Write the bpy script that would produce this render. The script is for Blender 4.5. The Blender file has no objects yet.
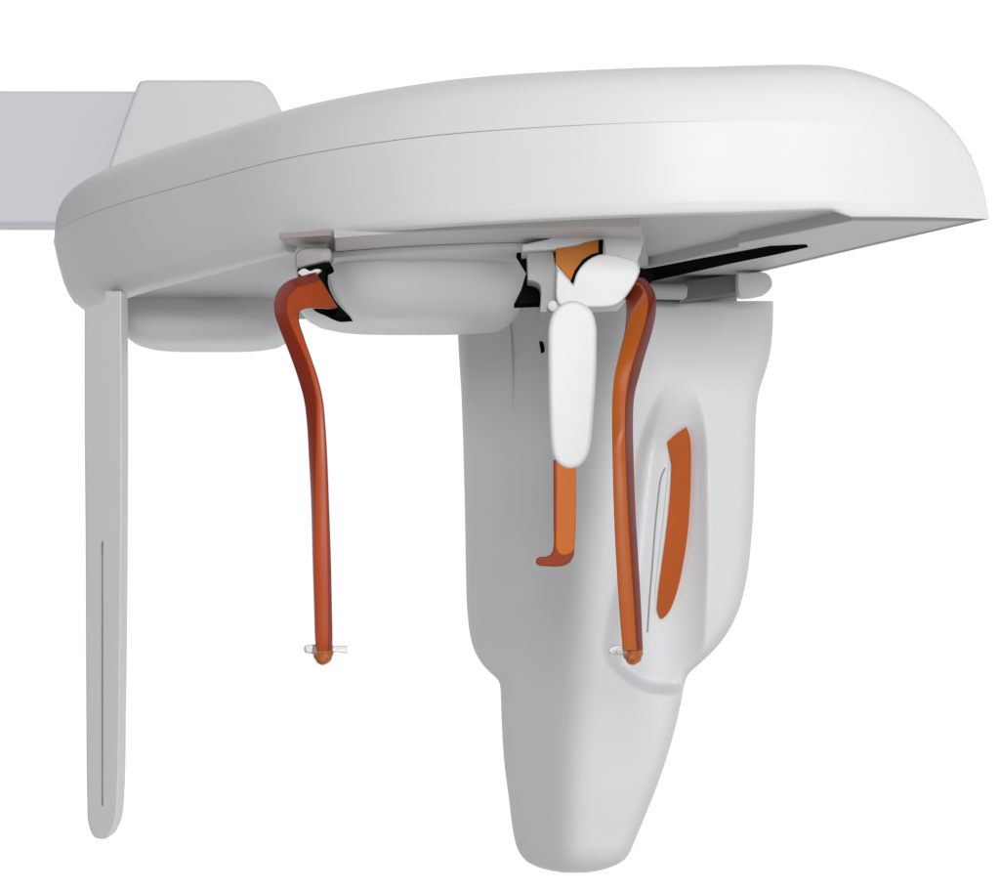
import bpy, bmesh, math
from mathutils import Vector

# ------------------------------------------------------------------ scene and camera
sc = bpy.context.scene
col = sc.collection
F = 2100.0            # focal length measured in photo pixels
CX, CY = 500.0, 560.0 # the photo pixel the level lens axis passes through
ZC = 1.25             # height of the lens above the floor

def P(px, py, Y):
    """world point at distance Y in front of the lens plane, from measured photo coordinates"""
    return Vector(((px - CX) / F * Y, Y, ZC + (CY - py) / F * Y))

cam_d = bpy.data.cameras.new('camera')
cam = bpy.data.objects.new('camera', cam_d)
col.objects.link(cam)
cam.location = (0, 0, ZC)
cam.rotation_euler = (math.radians(90), 0, 0)
cam_d.sensor_width = 36
cam_d.lens = 36 * F / 1000
cam_d.shift_y = (CY - 445.5) / 1000
cam_d.clip_end = 200
cam_d.clip_start = 0.05
sc.camera = cam

# ------------------------------------------------------------------ materials
def principled(name, color, rough=0.4, spec=0.4, coat=0.0, sss=0.0, trans=0.0, vary=0.0, bump=0.0, color2=None, scale=9):
    m = bpy.data.materials.new(name)
    m.use_nodes = True
    nt = m.node_tree
    b = nt.nodes['Principled BSDF']
    b.inputs['Base Color'].default_value = (*color, 1)
    b.inputs['Roughness'].default_value = rough
    b.inputs['Specular IOR Level'].default_value = spec
    b.inputs['Coat Weight'].default_value = coat
    b.inputs['Coat Roughness'].default_value = 0.15
    b.inputs['Transmission Weight'].default_value = trans
    if sss:
        b.inputs['Subsurface Weight'].default_value = sss
        b.inputs['Subsurface Radius'].default_value = (0.02, 0.006, 0.002)
        b.inputs['Subsurface Scale'].default_value = 0.5
    tc = nt.nodes.new('ShaderNodeTexCoord')
    if vary:
        n = nt.nodes.new('ShaderNodeTexNoise')
        n.inputs['Scale'].default_value = scale
        n.inputs['Detail'].default_value = 3
        nt.links.new(tc.outputs['Object'], n.inputs['Vector'])
        mx = nt.nodes.new('ShaderNodeMix'); mx.data_type = 'RGBA'
        c2 = color2 or tuple(max(0, c * (1 - vary)) for c in color)
        mx.inputs[6].default_value = (*color, 1)
        mx.inputs[7].default_value = (*c2, 1)
        nt.links.new(n.outputs['Fac'], mx.inputs[0])
        nt.links.new(mx.outputs[2], b.inputs['Base Color'])
        mr = nt.nodes.new('ShaderNodeMapRange')
        mr.inputs['To Min'].default_value = rough * 0.85
        mr.inputs['To Max'].default_value = rough * 1.15
        nt.links.new(n.outputs['Fac'], mr.inputs['Value'])
        nt.links.new(mr.outputs['Result'], b.inputs['Roughness'])
    if bump:
        n2 = nt.nodes.new('ShaderNodeTexNoise')
        n2.inputs['Scale'].default_value = 900
        nt.links.new(tc.outputs['Object'], n2.inputs['Vector'])
        bp = nt.nodes.new('ShaderNodeBump')
        bp.inputs['Strength'].default_value = bump
        bp.inputs['Distance'].default_value = 0.0004
        nt.links.new(n2.outputs['Fac'], bp.inputs['Height'])
        nt.links.new(bp.outputs['Normal'], b.inputs['Normal'])
    return m

WHITE = principled('white_lacquered_plastic', (0.79, 0.80, 0.815), 0.42, 0.35, vary=0.03, bump=0.05)
COOL = principled('pale_blue_grey_paint', (0.775, 0.79, 0.83), 0.45, 0.35, vary=0.03, bump=0.05)
GREYP = principled('grey_moulded_plastic', (0.56, 0.56, 0.56), 0.5, 0.3, vary=0.04)
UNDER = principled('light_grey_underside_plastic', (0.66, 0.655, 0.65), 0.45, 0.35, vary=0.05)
WARM = principled('warm_grey_plastic', (0.42, 0.37, 0.365), 0.45, 0.35, vary=0.05)
DARK = principled('dark_grey_metal', (0.16, 0.16, 0.155), 0.4, 0.4, vary=0.08)
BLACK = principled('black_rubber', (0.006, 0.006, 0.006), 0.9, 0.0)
ORANGE = principled('orange_translucent_plastic', (0.64, 0.155, 0.014), 0.42, 0.15, vary=0.12)
RUST = principled('brick_orange_plastic', (0.60, 0.125, 0.020), 0.36, 0.3, vary=0.3)
CORAL_SHADED = principled('red_orange_plastic_shaded', (0.42, 0.036, 0.008), 0.34, 0.15, vary=0.2, trans=0.3)  # left temple support's dark sides: plastic shading put into the colour
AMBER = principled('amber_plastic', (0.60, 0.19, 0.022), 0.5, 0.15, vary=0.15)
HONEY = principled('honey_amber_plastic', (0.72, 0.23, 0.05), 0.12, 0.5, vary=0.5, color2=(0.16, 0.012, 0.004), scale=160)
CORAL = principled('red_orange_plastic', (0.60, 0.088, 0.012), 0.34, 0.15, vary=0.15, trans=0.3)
TANGERINE_SHADED = principled('burnt_orange_plastic_shaded', (0.27, 0.018, 0.004), 0.34, 0.15, vary=0.2, trans=0.3)  # right temple support's dark side, shade painted in as colour
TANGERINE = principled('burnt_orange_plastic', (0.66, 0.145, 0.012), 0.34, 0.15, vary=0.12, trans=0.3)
TANGERINE_SHADED_TOP = principled('burnt_orange_plastic_shaded_top', (0.38, 0.040, 0.009), 0.34, 0.15, vary=0.2, trans=0.3)  # same support's left side and upper bend, shading held in the colour
HINGE = principled('hinge_grey_plastic', (0.40, 0.39, 0.385), 0.35, 0.4, vary=0.5, scale=90)
BITE = principled('dark_red_bite_plastic', (0.34, 0.040, 0.008), 0.4, 0.15, vary=0.2)
SHADE = principled('shaded_bracket_plastic', (0.42, 0.42, 0.415), 0.5, 0.3, vary=0.05)  # bracket side wall, its shadow put into a darker grey
CLEAR = principled('clear_acrylic', (0.93, 0.92, 0.91), 0.08, 0.5, trans=0.75)
CREASE = principled('seam_gasket_grey', (0.3, 0.3, 0.31), 0.6, 0.2)

# ------------------------------------------------------------------ mesh helpers
def link(name, bm, mats, parent=None, smooth=35, weighted=True):
    bmesh.ops.recalc_face_normals(bm, faces=bm.faces)
    me = bpy.data.meshes.new(name)
    for f in bm.faces:
        f.smooth = True
    bm.to_mesh(me); bm.free()
    o = bpy.data.objects.new(name, me)
    col.objects.link(o)
    for m in (mats if isinstance(mats, (list, tuple)) else [mats]):
        me.materials.append(m)
    me.set_sharp_from_angle(angle=math.radians(smooth))
    if weighted:
        w = o.modifiers.new('weighted_normals', 'WEIGHTED_NORMAL')
        w.keep_sharp = True
        w.weight = 80
    if parent:
        o.parent = parent
    return o

def interp(tab, x):
    if x <= tab[0][0]: return tab[0][1]
    for (a, va), (b, vb) in zip(tab, tab[1:]):
        if x <= b:
            return va + (vb - va) * (x - a) / (b - a)
    return tab[-1][1]

def mono(tab, x):
    """smooth (cubic hermite, monotone) table look-up"""
    n = len(tab)
    if x <= tab[0][0]: return tab[0][1]
    if x >= tab[-1][0]: return tab[-1][1]
    d = [(tab[i+1][1]-tab[i][1])/(tab[i+1][0]-tab[i][0]) for i in range(n-1)]
    m = [d[0]] + [0 if d[i-1]*d[i] <= 0 else 2*d[i-1]*d[i]/(d[i-1]+d[i]) for i in range(1, n-1)] + [d[-1]]
    for i in range(n-1):
        x0, x1 = tab[i][0], tab[i+1][0]
        if x <= x1:
            h = x1-x0; t = (x-x0)/h
            return ((2*t**3-3*t*t+1)*tab[i][1] + (t**3-2*t*t+t)*h*m[i]
                    + (-2*t**3+3*t*t)*tab[i+1][1] + (t**3-t*t)*h*m[i+1])

def spline(pts, n=8, closed=True):
    """Catmull-Rom through 2-D or 3-D points; a point given twice makes a corner"""
    pts = [Vector(p) for p in pts]
    out = []
    N = len(pts)
    rng = range(N) if closed else range(N-1)
    for i in rng:
        p1, p2 = pts[i], pts[(i+1) % N]
        if (p2-p1).length < 1e-6:
            continue
        p0 = pts[i-1] if (closed or i > 0) else p1
        p3 = pts[(i+2) % N] if (closed or i+2 < N) else p2
        # centripetal
        d1 = max((p1-p0).length, 1e-9)**.5; d2 = (p2-p1).length**.5; d3 = max((p3-p2).length, 1e-9)**.5
        m1 = (p2-p1) if d1 < 1e-3 else ((p1-p0)/d1 - (p2-p0)/(d1+d2) + (p2-p1)/d2)*d2
        m2 = (p2-p1) if d3 < 1e-3 else ((p2-p1)/d2 - (p3-p1)/(d2+d3) + (p3-p2)/d3)*d2
        for k in range(n):
            t = k/n
            out.append((2*t**3-3*t*t+1)*p1 + (t**3-2*t*t+t)*m1 + (-2*t**3+3*t*t)*p2 + (t**3-t*t)*m2)
    if not closed:
        out.append(pts[-1])
    return out

def loft(bm, rings, cap0=True, cap1=True, closed=True, mat=None):
    R = [[bm.verts.new(v) for v in r] for r in rings]
    n = len(R[0])
    for a, b in zip(R, R[1:]):
        for i in range(n if closed else n-1):
            j = (i+1) % n
            f = bm.faces.new((a[i], a[j], b[j], b[i]))
            if mat is not None: f.material_index = mat(i) if callable(mat) else mat
    if cap0: bm.faces.new(R[0][::-1])
    if cap1: bm.faces.new(R[-1])
    return R

def offset2(poly, r):
    """inset a closed 2-D polygon by r along its averaged normals"""
    n = len(poly)
    area = sum(poly[i].x*poly[(i+1) % n].y - poly[(i+1) % n].x*poly[i].y for i in range(n))
    s = 1 if area > 0 else -1
    out = []
    for i in range(n):
        a, b, c = poly[i-1], poly[i], poly[(i+1) % n]
        e1, e2 = (b-a), (c-b)
        n1 = Vector((-e1.y, e1.x)).normalized()*s if e1.length > 1e-9 else Vector((0, 0))
        n2 = Vector((-e2.y, e2.x)).normalized()*s if e2.length > 1e-9 else n1
        nn = (n1+n2)
        nn = nn.normalized() if nn.length > 1e-6 else n1
        k = max(0.5, nn.dot(n2))
        rr = r[i] if isinstance(r, (list, tuple)) else r
        out.append(b + nn*(rr/k))
    return out

def pillow(name, outline, Y, depth, r, mats, parent, n=5, sm=35, seg=8, back=True, tilt=0.0, smooth_in=True, cx0=None):
    """solid slab whose outline is measured at distance Y, real depth, rounded rims; tilt turns it about z"""
    pts = spline(outline, seg) if smooth_in else [Vector(p) for i, p in enumerate(outline) if p != outline[i-1]]
    w = [P(p[0], p[1], Y) for p in pts]
    poly = [Vector((v.x, v.z)) for v in w]
    cx = cx0 if cx0 is not None else sum(p.x for p in poly)/len(poly)
    bm = bmesh.new()
    rings = []
    for k in range(n+1):
        a = math.pi/2*k/n
        rings.append((r*(1-math.sin(a)), r*(1-math.cos(a))))
    if back:
        rings += [(i, depth-d) for i, d in rings[::-1]]
    else:
        rings.append((0, depth))
    R = []
    for ins, dy in rings:
        q = offset2(poly, ins)
        R.append([Vector((p.x*(1+(p.x-cx)*tilt/Y), Y+dy+(p.x-cx)*tilt, ZC+(p.y-ZC)*(1+(p.x-cx)*tilt/Y))) for p in q])
    loft(bm, R)
    return link(name, bm, mats, parent, sm)

def tube(name, path, rad, mats, parent, seg=12, smooth=40):
    bm = bmesh.new()
    pts = [Vector(p) for p in path]
    R = []
    for i, p in enumerate(pts):
        t = (pts[min(i+1, len(pts)-1)] - pts[max(i-1, 0)]).normalized()
        up = Vector((0, 1, 0)) if abs(t.y) < 0.9 else Vector((0, 0, 1))
        a = t.cross(up).normalized(); b = t.cross(a).normalized()
        rr = rad[i] if isinstance(rad, (list, tuple)) else rad
        R.append([p + (a*math.cos(2*math.pi*k/seg) + b*math.sin(2*math.pi*k/seg))*rr for k in range(seg)])
    loft(bm, R)
    return link(name, bm, mats, parent, smooth)

def lathe_plan(name, cx, cy, profile, mats, parent, sx=1.0, sy=1.0, seg=96, power=2.0, sm=35):
    """rounded drum about a vertical axis; profile of (radius, z) from top to bottom, superellipse plan"""
    bm = bmesh.new()
    R = []
    for r, z in profile:
        ring = []
        for k in range(seg):
            a = 2*math.pi*k/seg
            c, s = math.cos(a), math.sin(a)
            ring.append(Vector((cx + sx*r*abs(c)**(2/power)*(1 if c >= 0 else -1),
                                cy + sy*r*abs(s)**(2/power)*(1 if s >= 0 else -1), z)))
        R.append(ring)
    loft(bm, R)
    return link(name, bm, mats, parent, sm)

# ------------------------------------------------------------------ the machine
machine = bpy.data.objects.new('dental_xray_machine', None)
machine.location = (0, 0, 0)
col.objects.link(machine)
machine['label'] = 'white panoramic dental x-ray machine head hanging from a grey horizontal arm, with orange temple supports'
machine['category'] = 'x-ray machine'

# ---- main housing: a long boomerang-shaped cover ------------------------------------
ZB = ZC + 0.358      # underside height
ZS = ZC + 0.4605     # seam height
ZT = ZC + 0.552      # crown
def fx(px, Y): return (px - CX)/F*Y
plan = [(fx(988, 2.21), 2.205), (fx(988, 2.21), 2.205),
        (fx(920, 2.19), 2.19), (fx(800, 2.19), 2.185), (fx(650, 2.20), 2.195), (fx(520, 2.24), 2.235),
        (fx(400, 2.32), 2.30), (fx(290, 2.42), 2.405), (fx(200, 2.57), 2.555), (fx(120, 2.74), 2.72),
        (fx(72, 2.86), 2.86), (fx(54, 3.0), 3.0), (fx(62, 3.10), 3.10), (fx(100, 3.16), 3.16), (-0.42, 3.18), (-0.22, 3.13),
        (0.0, 3.05), (0.15, 2.93), (0.284, 2.71), (0.42, 2.41)]
plan = spline(plan, 12)
H = [(-1, 1.0), (-0.1, 1.0), (0.1, .975), (0.30, .955), (0.345, .94), (0.371, .91), (0.404, .845), (0.4325, .765), (0.467, .605), (0.4936, .40), (0.507, .2), (0.5132, .03)]
def hfac(x): return mono(H, x)
def wl(p):   # how strongly the lower wall tucks under (left end only)
    return interp([(-0.6, 1), (-0.45, .85), (-0.28, 0.35), (-0.1, 0.12), (0.3, 0.06), (0.52, 0.0)], p.x)
def tipd(p): return min(1, max(0.02, (0.516 - p.x)/0.30))
NOTCH = [(-0.262, 0), (-0.255, 2.9), (-0.20, 1.8), (-0.11, 1.15), (0.0, .75), (0.15, .6), (0.25, .75), (0.345, 1.4), (0.366, 0)]
def notch(p):
    return interp(NOTCH, p.x) if p.y < 2.46 else 0
def hring(ins, z, k_left=0.0, zfun=None, tip=True):
    q = offset2(plan, [(ins*(tipd(p) if tip else 1) + k_left*wl(p)) for p in plan])
    out = []
    for p, b in zip(q, plan):
        zz = ZB + (z-ZB)*hfac(b.x)
        if zfun: zz += zfun(b)
        out.append(Vector((p.x, p.y, zz)))
    return out
GAP = 0.0004
def sf(p): return interp([(-0.05, 1), (0.25, 0)], p.x)
def sring(ins, dz):   # rings at the seam: the joint closes up towards the right end
    q = offset2(plan, [ins[0]*sf(p) + ins[1]*tipd(p) for p in plan])
    return [Vector((a.x, a.y, ZB + (ZS - ZB)*hfac(b.x) + dz*sf(b))) for a, b in zip(q, plan)]
bm = bmesh.new()
up = [sring((0.0035, 0.002), GAP), sring((0.0016, 0), GAP), sring((0.0010, 0), GAP+0.0008), hring(0.0014, ZS+0.012), hring(0.003, ZS+0.028),
      hring(0.006, ZS+0.040), hring(0.011, ZS+0.050), hring(0.018, ZS+0.058), hring(0.030, ZS+0.0655), hring(0.050, ZS+0.0710), hring(0.08, ZS+0.0740), hring(0.12, ZS+0.0755), hring(0.17, ZS+0.077)]
loft(bm, up)
link('upper_cover', bm, WHITE, machine, 40)

bm = bmesh.new()
nz = lambda b: 0.0055*notch(b)
lo = [sring((0.003, 0.002), -GAP), sring((0.0008, 0), -GAP), sring((0, 0), -GAP-0.0008), hring(0, ZS-0.03, 0.006),
      hring(0, ZB+0.044, 0.014), hring(0, ZB+0.030, 0.020), hring(0.0, ZB+0.0175, 0.028), hring(0.0006, ZB+0.0145, 0.0315),
      hring(0.0012, ZB+0.009, 0.038, lambda b: 0.002*notch(b)), hring(0.002, ZB+0.003, 0.046, lambda b: 0.0045*notch(b)),
      hring(0.004, ZB+0.0003, 0.055, nz), hring(0.013, ZB, 0.060, nz), hring(0.0145, ZB+0.03, 0.063)]
loft(bm, lo)
link('lower_cover', bm, WHITE, machine, 40)

# underside panel, set up inside the rim of the lower cover
bm = bmesh.new()
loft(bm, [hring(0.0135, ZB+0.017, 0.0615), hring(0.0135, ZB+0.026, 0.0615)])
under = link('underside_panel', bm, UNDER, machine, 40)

# lower tray under the right end and the back, flush with the rim
def zplane(px, py, z):
    Y = (z-ZC)*F/(CY-py)
    return Vector((fx(px, Y), Y))
def slab_plan(name, pts2, z0, z1, mats, parent, r=0.002, sm=35):
    bm = bmesh.new()
    poly = [Vector(p) for p in pts2]
    R = []
    for ins, z in ((r, z0), (r*.3, z0+r*.3), (0, z0+r), (0, z1)):
        R.append([Vector((p.x, p.y, z)) for p in offset2(poly, ins)])
    loft(bm, R)
    return link(name, bm, mats, parent, sm)
zt = ZB + 0.0015
tray = [zplane(852, 221, zt), zplane(978, 221.5, zt), zplane(860, 248, zt), zplane(735, 277.5, zt), zplane(640, 298, zt), zplane(560, 306, zt), zplane(560, 290, zt),
        zplane(640, 270, zt), zplane(738, 247.5, zt), zplane(738, 244, zt), zplane(800, 232, zt)]
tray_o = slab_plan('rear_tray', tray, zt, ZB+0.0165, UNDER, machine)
zs_ = zt-0.0012
slot = [zplane(600, 279, zs_), zplane(640, 271, zs_), zplane(700, 259.5, zs_), zplane(770, 247, zs_), zplane(806, 245.5, zs_), zplane(808, 247.5, zs_),
        zplane(780, 254, zs_), zplane(730, 264, zs_), zplane(690, 273, zs_), zplane(640, 284, zs_), zplane(600, 292, zs_)]
slab_plan('cable_slot', slot, zs_, zt+0.004, BLACK, tray_o, 0.0004)

# ---- flange rings and hanging bowl ---------------------------------------------------
def arc_plan(ptsf, back):
    return [Vector(p) for p in ptsf] + [Vector(p) for p in back]
z1 = ZB + 0.0035
fl = spline([zplane(334, 239, z1), zplane(362, 236.5, z1), zplane(400, 234, z1), zplane(480, 230, z1), zplane(560, 228.5, z1), zplane(640, 228, z1)], 6, False)
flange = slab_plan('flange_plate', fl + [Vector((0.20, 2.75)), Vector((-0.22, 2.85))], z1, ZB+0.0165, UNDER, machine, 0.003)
z2 = ZB - 0.004
fl2 = spline([zplane(312, 263, z2), zplane(322, 260, z2), zplane(345, 257.5, z2), zplane(400, 253.5, z2), zplane(480, 250, z2), zplane(560, 248.5, z2), zplane(636, 247, z2)], 6, False)
ring2 = slab_plan('lower_flange', fl2 + [Vector((0.19, 2.75)), Vector((-0.20, 2.85))], z2, ZB+0.003, WHITE, flange, 0.0025)

# bowl: rounded drum, wide mouth and smaller flat foot
def bowl_ring(px0, px1, y_front, depth, z, n=64, power=2.7):
    x0, x1 = fx(px0, y_front+.03), fx(px1, y_front+.03)
    cx, a = (x0+x1)/2, (x1-x0)/2
    b = depth/2; cy = y_front + b
    out = []
    for k in range(n):
        t = 2*math.pi*k/n
        c, s = math.cos(t), math.sin(t)
        out.append(Vector((cx + a*abs(c)**(2/power)*(1 if c >= 0 else -1), cy + b*abs(s)**(2/power)*(1 if s >= 0 else -1), z)))
    return out
bm = bmesh.new()
YB = 2.475
zb0, zb1 = P(0, 251, YB).z, P(0, 331, YB).z
def bz(py): return P(0, py, YB).z
kw = dict(power=4.0, n=160)
rings = [bowl_ring(321, 531, YB, .32, zb0+.004, **kw), bowl_ring(321, 531, YB, .32, zb0-.001, **kw), bowl_ring(323, 529, YB+.003, .315, bz(262), **kw), bowl_ring(326, 527, YB+.008, .307, bz(272), **kw),
         bowl_ring(330, 524, YB+.016, .295, bz(282), **kw), bowl_ring(336, 520, YB+.027, .278, bz(291), **kw), bowl_ring(343, 515, YB+.040, .258, bz(298.5), **kw), bowl_ring(351, 509, YB+.056, .234, bz(304.5), **kw), bowl_ring(361, 502, YB+.074, .205, bz(308.5), **kw), bowl_ring(374, 490, YB+.094, .17, bz(310.5), **kw)]
loft(bm, rings)
bowl = link('head_rest_bowl', bm, WHITE, machine, 40)
# drum behind the bowl, shows below it
bm = bmesh.new()
YD = 2.60
def dz(py): return P(0, py, YD).z
kw = dict(power=3.2, n=128)
rings = [bowl_ring(292, 500, YD, .24, dz(255), **kw), bowl_ring(291, 500, YD, .24, dz(292), **kw), bowl_ring(294, 499, YD+.001, .238, dz(301), **kw), bowl_ring(300, 497, YD+.005, .23, dz(308), **kw),
         bowl_ring(310, 493, YD+.012, .22, dz(313), **kw), bowl_ring(324, 487, YD+.022, .20, dz(316), **kw), bowl_ring(345, 470, YD+.04, .16, dz(317.5), **kw)]
loft(bm, rings)
link('turning_drum', bm, WHITE, machine, 40)

# ---- left mounting: arm, joint cover, round foot ------------------------------------
YA = 3.19
def box_px(name, outline, Y, depth, r, mat, parent, **k):
    return pillow(name, outline, Y, depth, r, mat, parent, **k)
arm = box_px('support_arm', [(-420, 90), (-420, 90), (215, 91), (215, 91), (215, 223.5), (215, 223.5), (-420, 223.5), (-420, 223.5)], YA, 0.07, 0.006, COOL, machine)
jc = pillow('joint_cover', [(100, 190), (100, 190), (136, 87), (139.5, 81), (146, 79.5), (146, 79.5), (250, 79.5), (250, 79.5), (263, 83), (273, 94), (288, 130), (300, 170), (300, 230), (300, 230), (90, 230), (90, 230)], 3.16, 0.60, 0.007, WHITE, machine, n=6)
# pod under the left end
bm = bmesh.new()
YP = 2.98
def pz(py): return P(0, py, YP).z
def pr(px0, px1, dy, depth, py): return bowl_ring(px0, px1, YP+dy, depth, pz(py), power=3.2)
loft(bm, [pr(112, 290, 0.02, .20, 283), pr(112, 290, .02, .20, 296), pr(113, 289, .008, .21, 306), pr(113, 288, 0.0, .22, 316), pr(115, 286, 0.0, .22, 324), pr(120, 281, 0.006, .21, 331),
          pr(128, 274, 0.016, .19, 336), pr(140, 262, 0.03, .16, 339), pr(158, 240, .055, .11, 340.5)])
link('mounting_pod', bm, WHITE, machine, 40)

# ---- sensor panel (left blade) --------------------------------------------------------
blade = pillow('sensor_panel', [(84.5, 309), (84.5, 309), (92, 305), (101, 302.5), (104, 299), (104.5, 291), (104.5, 291), (121, 291), (121, 291), (121.5, 400), (121, 560), (119.5, 700),
                                (117.5, 800), (115, 822), (111, 832), (107, 838), (96, 838), (92, 834), (88, 822), (87, 800), (86, 700), (85.5, 560), (84.5, 420)], 2.82, 0.052, 0.0022, WHITE, machine, seg=6, tilt=-0.8, cx0=fx(103, 2.82))
pillow('slot', [(101.8, 541), (102.7, 541), (102.9, 560), (102.9, 790), (102.7, 806), (101.9, 806), (101.7, 790), (101.7, 560)], 2.8188, 0.004, 0.0002, CREASE, blade, seg=3, tilt=-0.8, cx0=fx(103, 2.82))

# ---- tube head -----------------------------------------------------------------------
XL = [(300, 456), (350, 458.5), (400, 461.5), (500, 464.5), (600, 466.5), (625, 468.5), (640, 471), (652, 475), (663, 481.5), (670, 487.5), (676, 494), (681, 499), (690, 500.5), (720, 501.5), (760, 504), (800, 509), (825, 512), (843, 515.5), (853, 519.5), (861, 526), (867, 537), (871, 552), (873.5, 572)]
XR = [(300, 773.5), (325, 773), (345, 771.5), (365, 767.5), (385, 761), (400, 757.5), (420, 756), (500, 754), (560, 749.5), (600, 742), (627, 731), (645, 718.5), (657, 707), (667, 696), (674, 688.5), (682, 685), (700, 681.5), (725, 676), (760, 666), (790, 655.5), (820, 643.5), (840, 635), (852, 630), (860, 624.5), (866, 614), (871, 598), (873.5, 578)]
YR = 2.66
def sstep(a, b, x):
    t = min(1, max(0, (x-a)/(b-a))); return t*t*(3-2*t)
def softplus(x, k): return k*math.log1p(math.exp(max(-40, min(40, x/k))))
def ridge(py):
    return interp([(300, 620), (400, 607), (470, 588), (560, 578), (700, 570), (873, 566)], py)
def depth(px, py):
    """distance of the tube head's front skin"""
    r = ridge(py)
    kk = interp([(300, 10), (500, 14), (700, 12), (873, 9)], py)
    sl = softplus(r-px, kk)*0.0024
    sr = softplus(px-r, 22)*0.00028
    d = sl + sr
    # hollow of the side grip: it drops in quickly on the left and climbs back towards the outer loop
    x0 = mono([(380, 668), (410, 655), (450, 644), (500, 637), (560, 630), (620, 616), (650, 612), (700, 612)], py)
    x1 = mono([(380, 692), (410, 702), (450, 707), (560, 708), (620, 706), (660, 704), (700, 700)], py)
    t = (px-x0)/(x1-x0)
    rise = sstep(-0.12, 0.14, t)
    fall_ = 1 - min(1, max(0, (t-0.05)/0.95))
    fall_ = fall_ - 0.10*math.sin(2*math.pi*min(1, max(0, t)))
    edge = mono([(585, 640), (600, 652), (612, 664), (625, 676), (640, 686), (655, 691), (670, 692), (760, 690)], px)
    cut = 1 - sstep(edge-8, edge+3, py)
    d += 0.090*rise*fall_*cut*sstep(376, 460, py)
    d += 0.012*sstep(600, 640, px)*sstep(600, 680, py)*cut
    # the whole front leans back towards the foot
    d += 0.05*sstep(700, 873, py)**2*0.6
    return YR + d
pys = [300+ (i*2.0) for i in range(0, 275)] + [850, 853, 856, 859, 861.5, 864, 866.5, 868.5, 870.5, 872, 873.2]
NU = 220
us = [0.5-0.5*math.cos(math.pi*i/NU) for i in range(NU+1)]
bm = bmesh.new()
R = []
YBK = 3.16
for j, py in enumerate(pys):
    a, b = mono(XL, py), mono(XR, py)
    w = b-a
    row = []
    rb = 11.0  # rim radius in measured units
    fall = 0
    if py > 845: fall = 0.05*(1-math.sqrt(max(0, 1-((py-845)/28.6)**2)))
    top = 0.006*(1-sstep(300, 304, py))
    for i, u in enumerate(us):
        px = a + w*u
        e = min(px-a, b-px)
        rr = rb if px-a < b-px else 16
        ed = 0.0
        if e < rr:
            ed = rr/F*2.7*(1-math.sqrt(max(0, 1-(1-e/rr)**2)))*1.3
        Y = depth(px, py) + ed + fall + top
        row.append(P(px, py, Y))
    # back skin: shallower bulge, same outline
    for i, u in list(enumerate(us))[::-1]:
        px = a + w*u
        e = min(px-a, b-px)/max(1, w/2)
        Yb = YBK - 0.05*(1-e)**2 - fall
        f0 = row[i].y
        Yb = max(Yb, f0+0.01)
        Yv = min(f0, YR+0.12); v = P(px, py, Yv); row.append(Vector((v.x*0.94+0.06*P((a+b)/2, py, Yv).x, Yb, v.z)))
    R.append(row)
loft(bm, R)
head = link('tube_housing', bm, WHITE, machine, 60, weighted=False)

smo = head.modifiers.new('smooth', 'SMOOTH'); smo.factor = 0.5; smo.iterations = 8
# hollow grip insert
def skin_patch(name, outline, lift, thick, mat, parent, seg=8, r=0.0012, side=0.0):
    pts = spline(outline, seg)
    poly = [Vector((p[0], p[1])) for p in pts]
    bm = bmesh.new(); Rr = []
    for ins, dl in ((r*F/2.7*1.0, 0), (r*.35*F/2.7, r*.3), (0, r), (0, thick)):
        q = offset2(poly, ins)
        Rr.append([P(p.x, p.y, depth(p.x, p.y)-lift+dl+side*(p.x-670)) for p in q])
    # inner grid fill so that the face follows the skin
    loft(bm, Rr, cap0=False)
    c = bm.verts
    bm.verts.ensure_lookup_table()
    n = len(poly)
    first = bm.verts[:n]
    bm.faces.new(list(first)[::-1])
    return link(name, bm, mat, parent, 45)
skin_patch('grip_insert', [(667, 442), (667, 442), (676, 434), (686.5, 427), (686.5, 427), (690, 438), (691, 455), (690.5, 490), (688, 530), (683, 565), (676, 595), (668, 613), (661, 618.5),
                           (657.5, 612), (658, 595), (661, 570), (665, 540), (668.5, 510), (671, 480), (671.5, 465), (669, 453)], 0.007, 0.02, [RUST], head)
def skin_line(name, pts, rad, mat, parent, lift=0.0):
    q = spline(pts, 8, False)
    return tube(name, [P(p[0], p[1], depth(p[0], p[1])-lift) for p in q], rad, mat, parent, 8)
skin_line('grip_seam', [(665, 468), (661, 478), (658, 500), (655, 530), (652, 570), (649.5, 600), (647.5, 632)], 0.0011, CREASE, head)
skin_line('grip_rim', [(669, 458), (669.5, 470), (667.5, 500), (664, 535), (660, 565), (656.5, 595), (656, 612)], [0.0008+0.0030*math.sin(math.pi*k/48) for k in range(49)], WHITE, head, 0.001)
skin_line('front_seam', [(510, 313), (511.5, 330), (513, 350), (513.5, 380), (513, 411)], [0.0004+0.0018*math.sin(math.pi*min(1, k/32)) for k in range(33)], GREYP, head)
skin_patch('sensor_window', [(539, 341), (539, 341), (542.5, 342), (544, 346), (544, 352), (541, 353.5), (541, 353.5)], 0.0015, 0.006, BLACK, head, r=0.0003)
# neck between housing and tube head
slab_plan('neck', [Vector((fx(560, 2.74), 2.74)), Vector((fx(737, 2.74), 2.74)), Vector((0.27, 2.84)), Vector((0.05, 2.86))], P(0, 302, 2.72).z, ZB+.004, GREYP, head)

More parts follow.
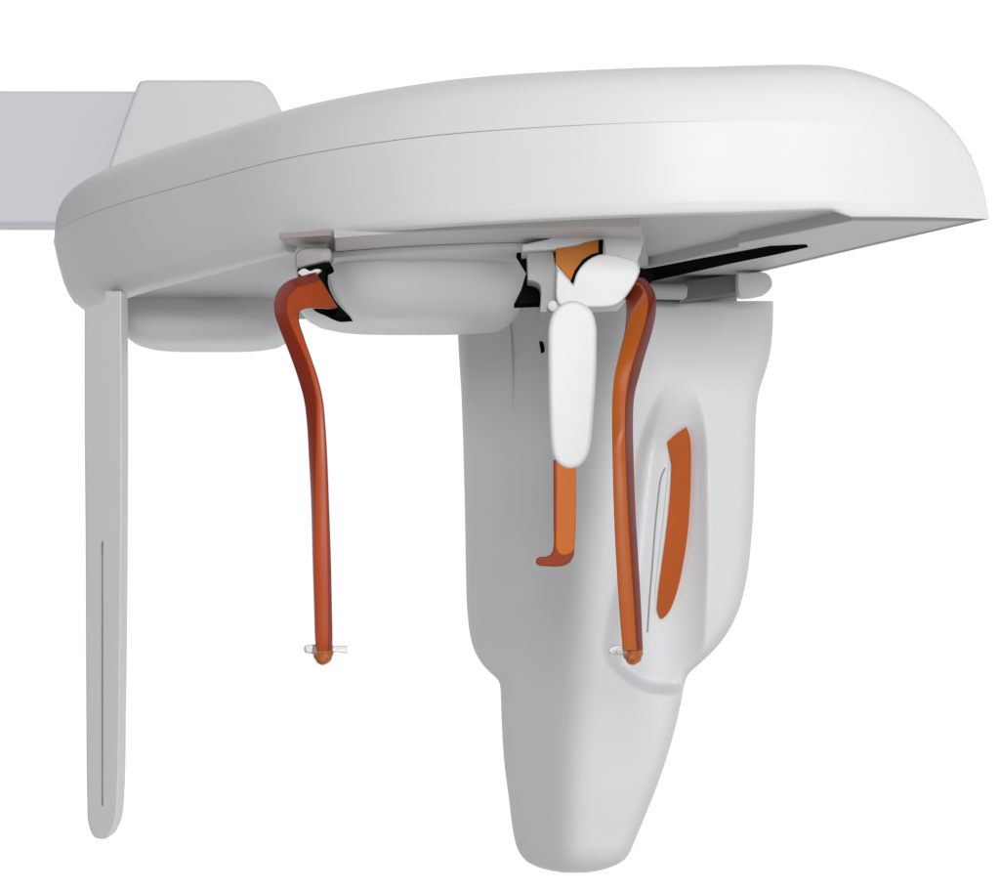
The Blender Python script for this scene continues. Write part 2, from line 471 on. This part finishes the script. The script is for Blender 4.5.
# shaft and end cap at the right
tube('roller', [P(640, 291, 2.62), P(652, 291, 2.62), P(683, 291.5, 2.62), P(687, 292, 2.62)], [0.0105, 0.0105, 0.0105, 0.007], GREYP, machine, 24)
pillow('roller_bracket', [(680, 284), (680, 284), (700, 279.5), (739, 273), (739, 273), (741, 292), (741, 292), (700, 298), (680, 300.5), (680, 300.5)], 2.645, 0.05, 0.001, DARK, machine, smooth_in=False)
cap = pillow('bracket_end_cap', [(738, 273.5), (738, 273.5), (764, 272.5), (769, 275), (772, 281), (772, 286), (768, 291.5), (764, 293.5), (741, 296), (739, 293), (738, 288)], 2.60, 0.03, 0.0015, WHITE, machine, seg=5)

# ---- face bracket in the middle ------------------------------------------------------
YF = 2.36
block = pillow('face_bracket', [(556, 252), (556, 252), (558, 247.5), (570, 244), (604, 237), (640, 230), (643.5, 240), (640, 252), (638, 262), (640, 270), (638, 277), (630, 292), (620, 303), (613, 303), (600, 304), (562, 304), (557, 298), (556, 280)],
               YF, 0.08, 0.003, WHITE, machine, seg=5)
pillow('upper_slide', [(522, 244.5), (548, 239), (565, 231), (600, 229), (640, 228), (644, 240), (641, 252), (637, 262), (606, 262), (603, 240), (590, 242), (575, 246), (556, 249.5), (530, 250.5), (522, 251)], YF-.002, 0.10, 0.002, WHITE, machine, smooth_in=False)
pillow('amber_window', [(556, 249), (556, 249), (575, 246.5), (590, 242), (602.5, 240), (602.5, 240), (603, 254), (603, 254), (592, 256.5), (583, 263), (576, 272), (573, 282.5), (573, 282.5), (565, 274), (556.5, 263)], YF-.0035, 0.02, 0.0006, AMBER, block, seg=5)
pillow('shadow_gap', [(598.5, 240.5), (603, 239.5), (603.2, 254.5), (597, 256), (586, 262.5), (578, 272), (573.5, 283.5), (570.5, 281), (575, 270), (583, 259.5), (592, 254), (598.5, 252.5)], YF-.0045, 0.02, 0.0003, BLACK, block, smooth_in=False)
knob = pillow('front_cover', [(557, 267), (557, 267), (565, 276), (573.2, 285), (573.2, 285), (577, 273), (585, 262.5), (595, 256), (604, 254), (620, 256), (636, 261), (636, 261), (639, 268), (637, 278), (630, 291), (621, 302), (612, 306), (590, 307), (562, 306), (557, 300)], YF-.012, 0.05, 0.0022, WHITE, block, seg=6)
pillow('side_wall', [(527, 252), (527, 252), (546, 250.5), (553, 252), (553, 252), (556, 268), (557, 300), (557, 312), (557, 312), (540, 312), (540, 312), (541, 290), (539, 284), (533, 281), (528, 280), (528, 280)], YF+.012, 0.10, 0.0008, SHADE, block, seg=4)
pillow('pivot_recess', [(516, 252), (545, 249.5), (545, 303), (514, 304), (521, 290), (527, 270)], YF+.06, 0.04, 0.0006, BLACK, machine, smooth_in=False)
tube('pivot_pin', [P(553, 306, YF+.01), P(553, 306, YF-.001), P(553, 306, YF-.003)], [0.006, 0.006, 0.003], WHITE, block, 16)

paddle = pillow('forehead_rest', [(548.5, 345), (549, 325), (554, 311), (564, 302.5), (573, 300.5), (583, 303), (592, 311), (596.5, 325), (597, 345), (596.5, 375), (594, 410), (591.5, 440), (588, 455), (581, 464.5), (571, 468.5), (561, 465.5), (554, 457), (551, 440), (549.5, 410), (548.7, 375)],
                YF-.055, 0.022, 0.005, WHITE, machine, n=6, seg=6)
# bite hook
YH = YF-.050
hook = pillow('chin_hook', [(553.5, 460), (553.5, 460), (575.8, 460), (575.8, 460), (575.6, 520), (574.6, 545), (573.5, 556), (569, 563), (562, 566), (548, 566.3), (538, 565), (536, 562.5), (536.8, 559), (539.5, 557), (546, 556.5), (551, 554), (553.5, 548), (553.7, 520)],
              YH, 0.013, 0.0016, BITE, machine, seg=6)
pillow('hook_face', [(556, 462), (556, 462), (575.9, 462), (575.9, 462), (575.8, 520), (574.8, 543), (573, 551), (566, 555), (560, 554), (556.3, 549), (556, 520)], YH-.0010, 0.010, 0.0016, ORANGE, hook, seg=5)

# ---- temple supports -----------------------------------------------------------------
def strap(name, L, Rr, Ys, b1, b2, mats, parent, n=80):
    """arm swept between a left and a right contour line; b1,b2 place the two edges of its front face"""
    Ls, Rs = spline(L, 12, False), spline(Rr, 12, False)
    def at(s, t):
        x = t*(len(s)-1); i = min(int(x), len(s)-2); return s[i].lerp(s[i+1], x-i)
    bm = bmesh.new(); rings = []
    for k in range(n+1):
        t = k/n
        l, r = at(Ls, t), at(Rs, t)
        Y = mono(Ys, t)
        w = (r-l).length/F*Y
        e1, e2 = interp(b1, t), interp(b2, t)
        def pt(u, v):
            q = l.lerp(r, u*.5+.5)
            return P(q.x, q.y, Y - v*w)
        g = 0.05
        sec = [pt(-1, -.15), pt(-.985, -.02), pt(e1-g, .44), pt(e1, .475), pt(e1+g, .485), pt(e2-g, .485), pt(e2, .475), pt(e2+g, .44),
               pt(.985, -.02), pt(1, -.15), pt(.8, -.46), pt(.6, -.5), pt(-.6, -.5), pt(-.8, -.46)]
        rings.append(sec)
    idx = lambda i: 0 if i in (0, 1, 13, 12) else (1 if i in (2, 3, 4, 5) else 2)  # side faces take the colours with shade painted in
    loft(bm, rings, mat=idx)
    return link(name, bm, mats, parent, 80, weighted=False)

L1 = [(316, 272), (302, 276), (288, 281), (279, 289), (274.5, 300), (274.5, 313), (280, 330), (288, 350), (297, 375), (304, 400), (307, 425), (309, 460), (311, 500), (312.5, 560), (314, 610), (315, 640), (316, 650)]
R1 = [(338, 308), (330, 309), (318, 308.5), (306, 309), (300, 312), (299, 320), (304, 337), (311, 357), (318, 378), (323, 400), (325.5, 425), (327.5, 460), (329, 500), (331, 560), (332, 610), (332.5, 640), (332, 650)]
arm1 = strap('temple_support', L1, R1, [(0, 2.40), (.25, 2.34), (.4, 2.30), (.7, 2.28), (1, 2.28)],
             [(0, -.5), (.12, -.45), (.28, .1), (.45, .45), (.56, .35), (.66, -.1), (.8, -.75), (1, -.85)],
             [(0, .9), (.5, .9), (.7, .8), (1, .45)], [CORAL_SHADED, CORAL, CORAL_SHADED], machine)
arm1['label'] = 'left orange-red curved temple support'
L2 = [(612, 301), (625, 299.5), (626, 304), (626, 318), (624, 335), (619, 355), (614.5, 378), (612.5, 400), (612.3, 430), (613, 470), (614.5, 520), (617, 570), (620, 615), (622, 640), (623, 650)]
R2 = [(634, 277), (644, 278.5), (651, 286), (655.5, 296), (656, 312), (652, 332), (646, 352), (639.5, 375), (634.5, 395), (633, 420), (634, 470), (636, 520), (639, 570), (641.5, 615), (642.5, 640), (643, 650)]
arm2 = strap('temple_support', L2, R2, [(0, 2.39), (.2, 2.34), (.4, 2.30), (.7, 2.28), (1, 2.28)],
             [(0, .42), (.14, .42), (.20, -.55), (.26, -.85), (.4, -.97), (1, -.97)], [(0, .5), (.14, .5), (.2, .5), (.3, .3), (.45, .15), (.75, .3), (1, .4)], [TANGERINE_SHADED_TOP, TANGERINE, TANGERINE_SHADED], machine)
arm2['label'] = 'right orange curved temple support'

def ear_tip(parent, cx, cy, Y):
    bm = bmesh.new(); rings = []
    for k in range(15):
        t = k/14
        py = cy-9+21*t
        rr = 10.2*math.sqrt(max(0.0, 1-max(0, (t-.35)/.66)**2))*interp([(0, .82), (.12, .97), (.2, 1), (1, 1)], t)
        c = P(cx + .4*math.sin(k*1.3), py, Y)
        rr = max(rr, .8)/F*Y
        rings.append([c + Vector((rr*math.cos(a)*(1+.05*math.sin(3*a)), rr*.85*math.sin(a), 0)) for a in [2*math.pi*i/24 for i in range(24)]])
    loft(bm, rings)
    return link('tip_ball', bm, HONEY, parent, 60)
def peg(parent, pts, rad, Y):
    return tube('clear_peg', [P(x, y, Y+dy) for x, y, dy in pts], rad, CLEAR, parent, 16)
t1 = ear_tip(arm1, 323, 653, 2.283)
t2 = ear_tip(arm2, 633, 653, 2.283)
peg(arm1, [(318, 650, 0), (312, 649, 0), (308, 649, 0), (305, 649, 0), (304, 649, 0)], [0.0058, 0.0052, .0046, .0036, .002], 2.28)
peg(arm1, [(330, 649, .006), (337, 649, .006), (346, 649.5, .006), (347, 649.5, .006)], [0.0034, .0036, .0044, .0036], 2.28)
peg(arm2, [(627, 650, 0), (620, 650, 0), (615, 650, 0), (610, 650, 0), (609, 650, 0)], [0.0062, 0.0055, .0052, .0035, .002], 2.28)

# sockets holding the temple supports
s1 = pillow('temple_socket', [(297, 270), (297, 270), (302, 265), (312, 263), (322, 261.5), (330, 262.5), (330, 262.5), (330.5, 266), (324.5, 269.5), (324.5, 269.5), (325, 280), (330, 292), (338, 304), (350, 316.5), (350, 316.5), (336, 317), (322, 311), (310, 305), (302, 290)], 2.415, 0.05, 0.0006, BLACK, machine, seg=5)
pillow('hinge_plate', [(295, 262), (296, 253), (303, 248.5), (320, 247), (330, 249), (331, 260), (322, 262), (306, 266), (297, 268)], 2.405, 0.03, 0.002, HINGE, s1, seg=4)
pillow('hinge_clip', [(298, 272.5), (304, 268.5), (310, 271), (316, 269), (321, 270), (317, 273.5), (309, 274), (303, 276)], 2.405, 0.01, 0.0007, WHITE, s1, seg=4)
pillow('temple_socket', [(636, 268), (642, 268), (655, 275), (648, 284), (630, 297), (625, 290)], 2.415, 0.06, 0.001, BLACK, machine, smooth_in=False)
# warm grey end stop seen in the notch of the rim
zq = ZB + 0.0060
slab_plan('end_stop', [zplane(279, 239, zq), zplane(331, 235.5, zq), zplane(327, 247.5, zq), zplane(290, 250, zq)], zq, ZB+.0125, WARM, machine, 0.001)

# ------------------------------------------------------------------ light: white studio cyclorama and softboxes
w = bpy.data.worlds.new('World'); sc.world = w; w.use_nodes = True
nt = w.node_tree
bg = nt.nodes['Background']
geo = nt.nodes.new('ShaderNodeTexCoord')
sep = nt.nodes.new('ShaderNodeSeparateXYZ')
nt.links.new(geo.outputs['Generated'], sep.inputs[0])
mr = nt.nodes.new('ShaderNodeMapRange'); mr.interpolation_type = 'SMOOTHSTEP'
mr.inputs['From Min'].default_value = 0.35
mr.inputs['From Max'].default_value = 0.75
mr.inputs['To Min'].default_value = 0.40
mr.inputs['To Max'].default_value = 1.03
nt.links.new(sep.outputs['Y'], mr.inputs['Value'])
mx = nt.nodes.new('ShaderNodeMapRange')
mx.inputs['From Min'].default_value = -0.9
mx.inputs['From Max'].default_value = 0.9
mx.inputs['To Min'].default_value = 0.19
mx.inputs['To Max'].default_value = 0.55
nt.links.new(sep.outputs['X'], mx.inputs['Value'])
nt.links.new(mx.outputs['Result'], mr.inputs['To Min'])
nt.links.new(mr.outputs['Result'], bg.inputs['Strength'])
bg.inputs['Color'].default_value = (1, 1, 1, 1)

def area(name, loc, target, size, power, color=(1, 1, 1)):
    d = bpy.data.lights.new(name, 'AREA'); d.shape = 'RECTANGLE'
    d.size, d.size_y = size; d.energy = power; d.color = color
    o = bpy.data.objects.new(name, d); col.objects.link(o)
    o.location = loc
    o.rotation_euler = (Vector(target)-Vector(loc)).to_track_quat('-Z', 'Y').to_euler()
area('key_softbox', (0.28, -1.6, ZC+0.95), (0.0, 2.5, ZC+.1), (1.1, 1.1), 95)
area('low_fill_softbox', (0.2, 0.3, ZC-1.6), (0.0, 2.8, ZC+.3), (2.0, 1.4), 6, (1, 0.98, 0.96))

sc.view_settings.view_transform = 'Standard'
sc.view_settings.look = 'None'
sc.view_settings.exposure = 0
sc.view_settings.gamma = 1
sc.render.resolution_x = 1024
sc.render.resolution_y = 912
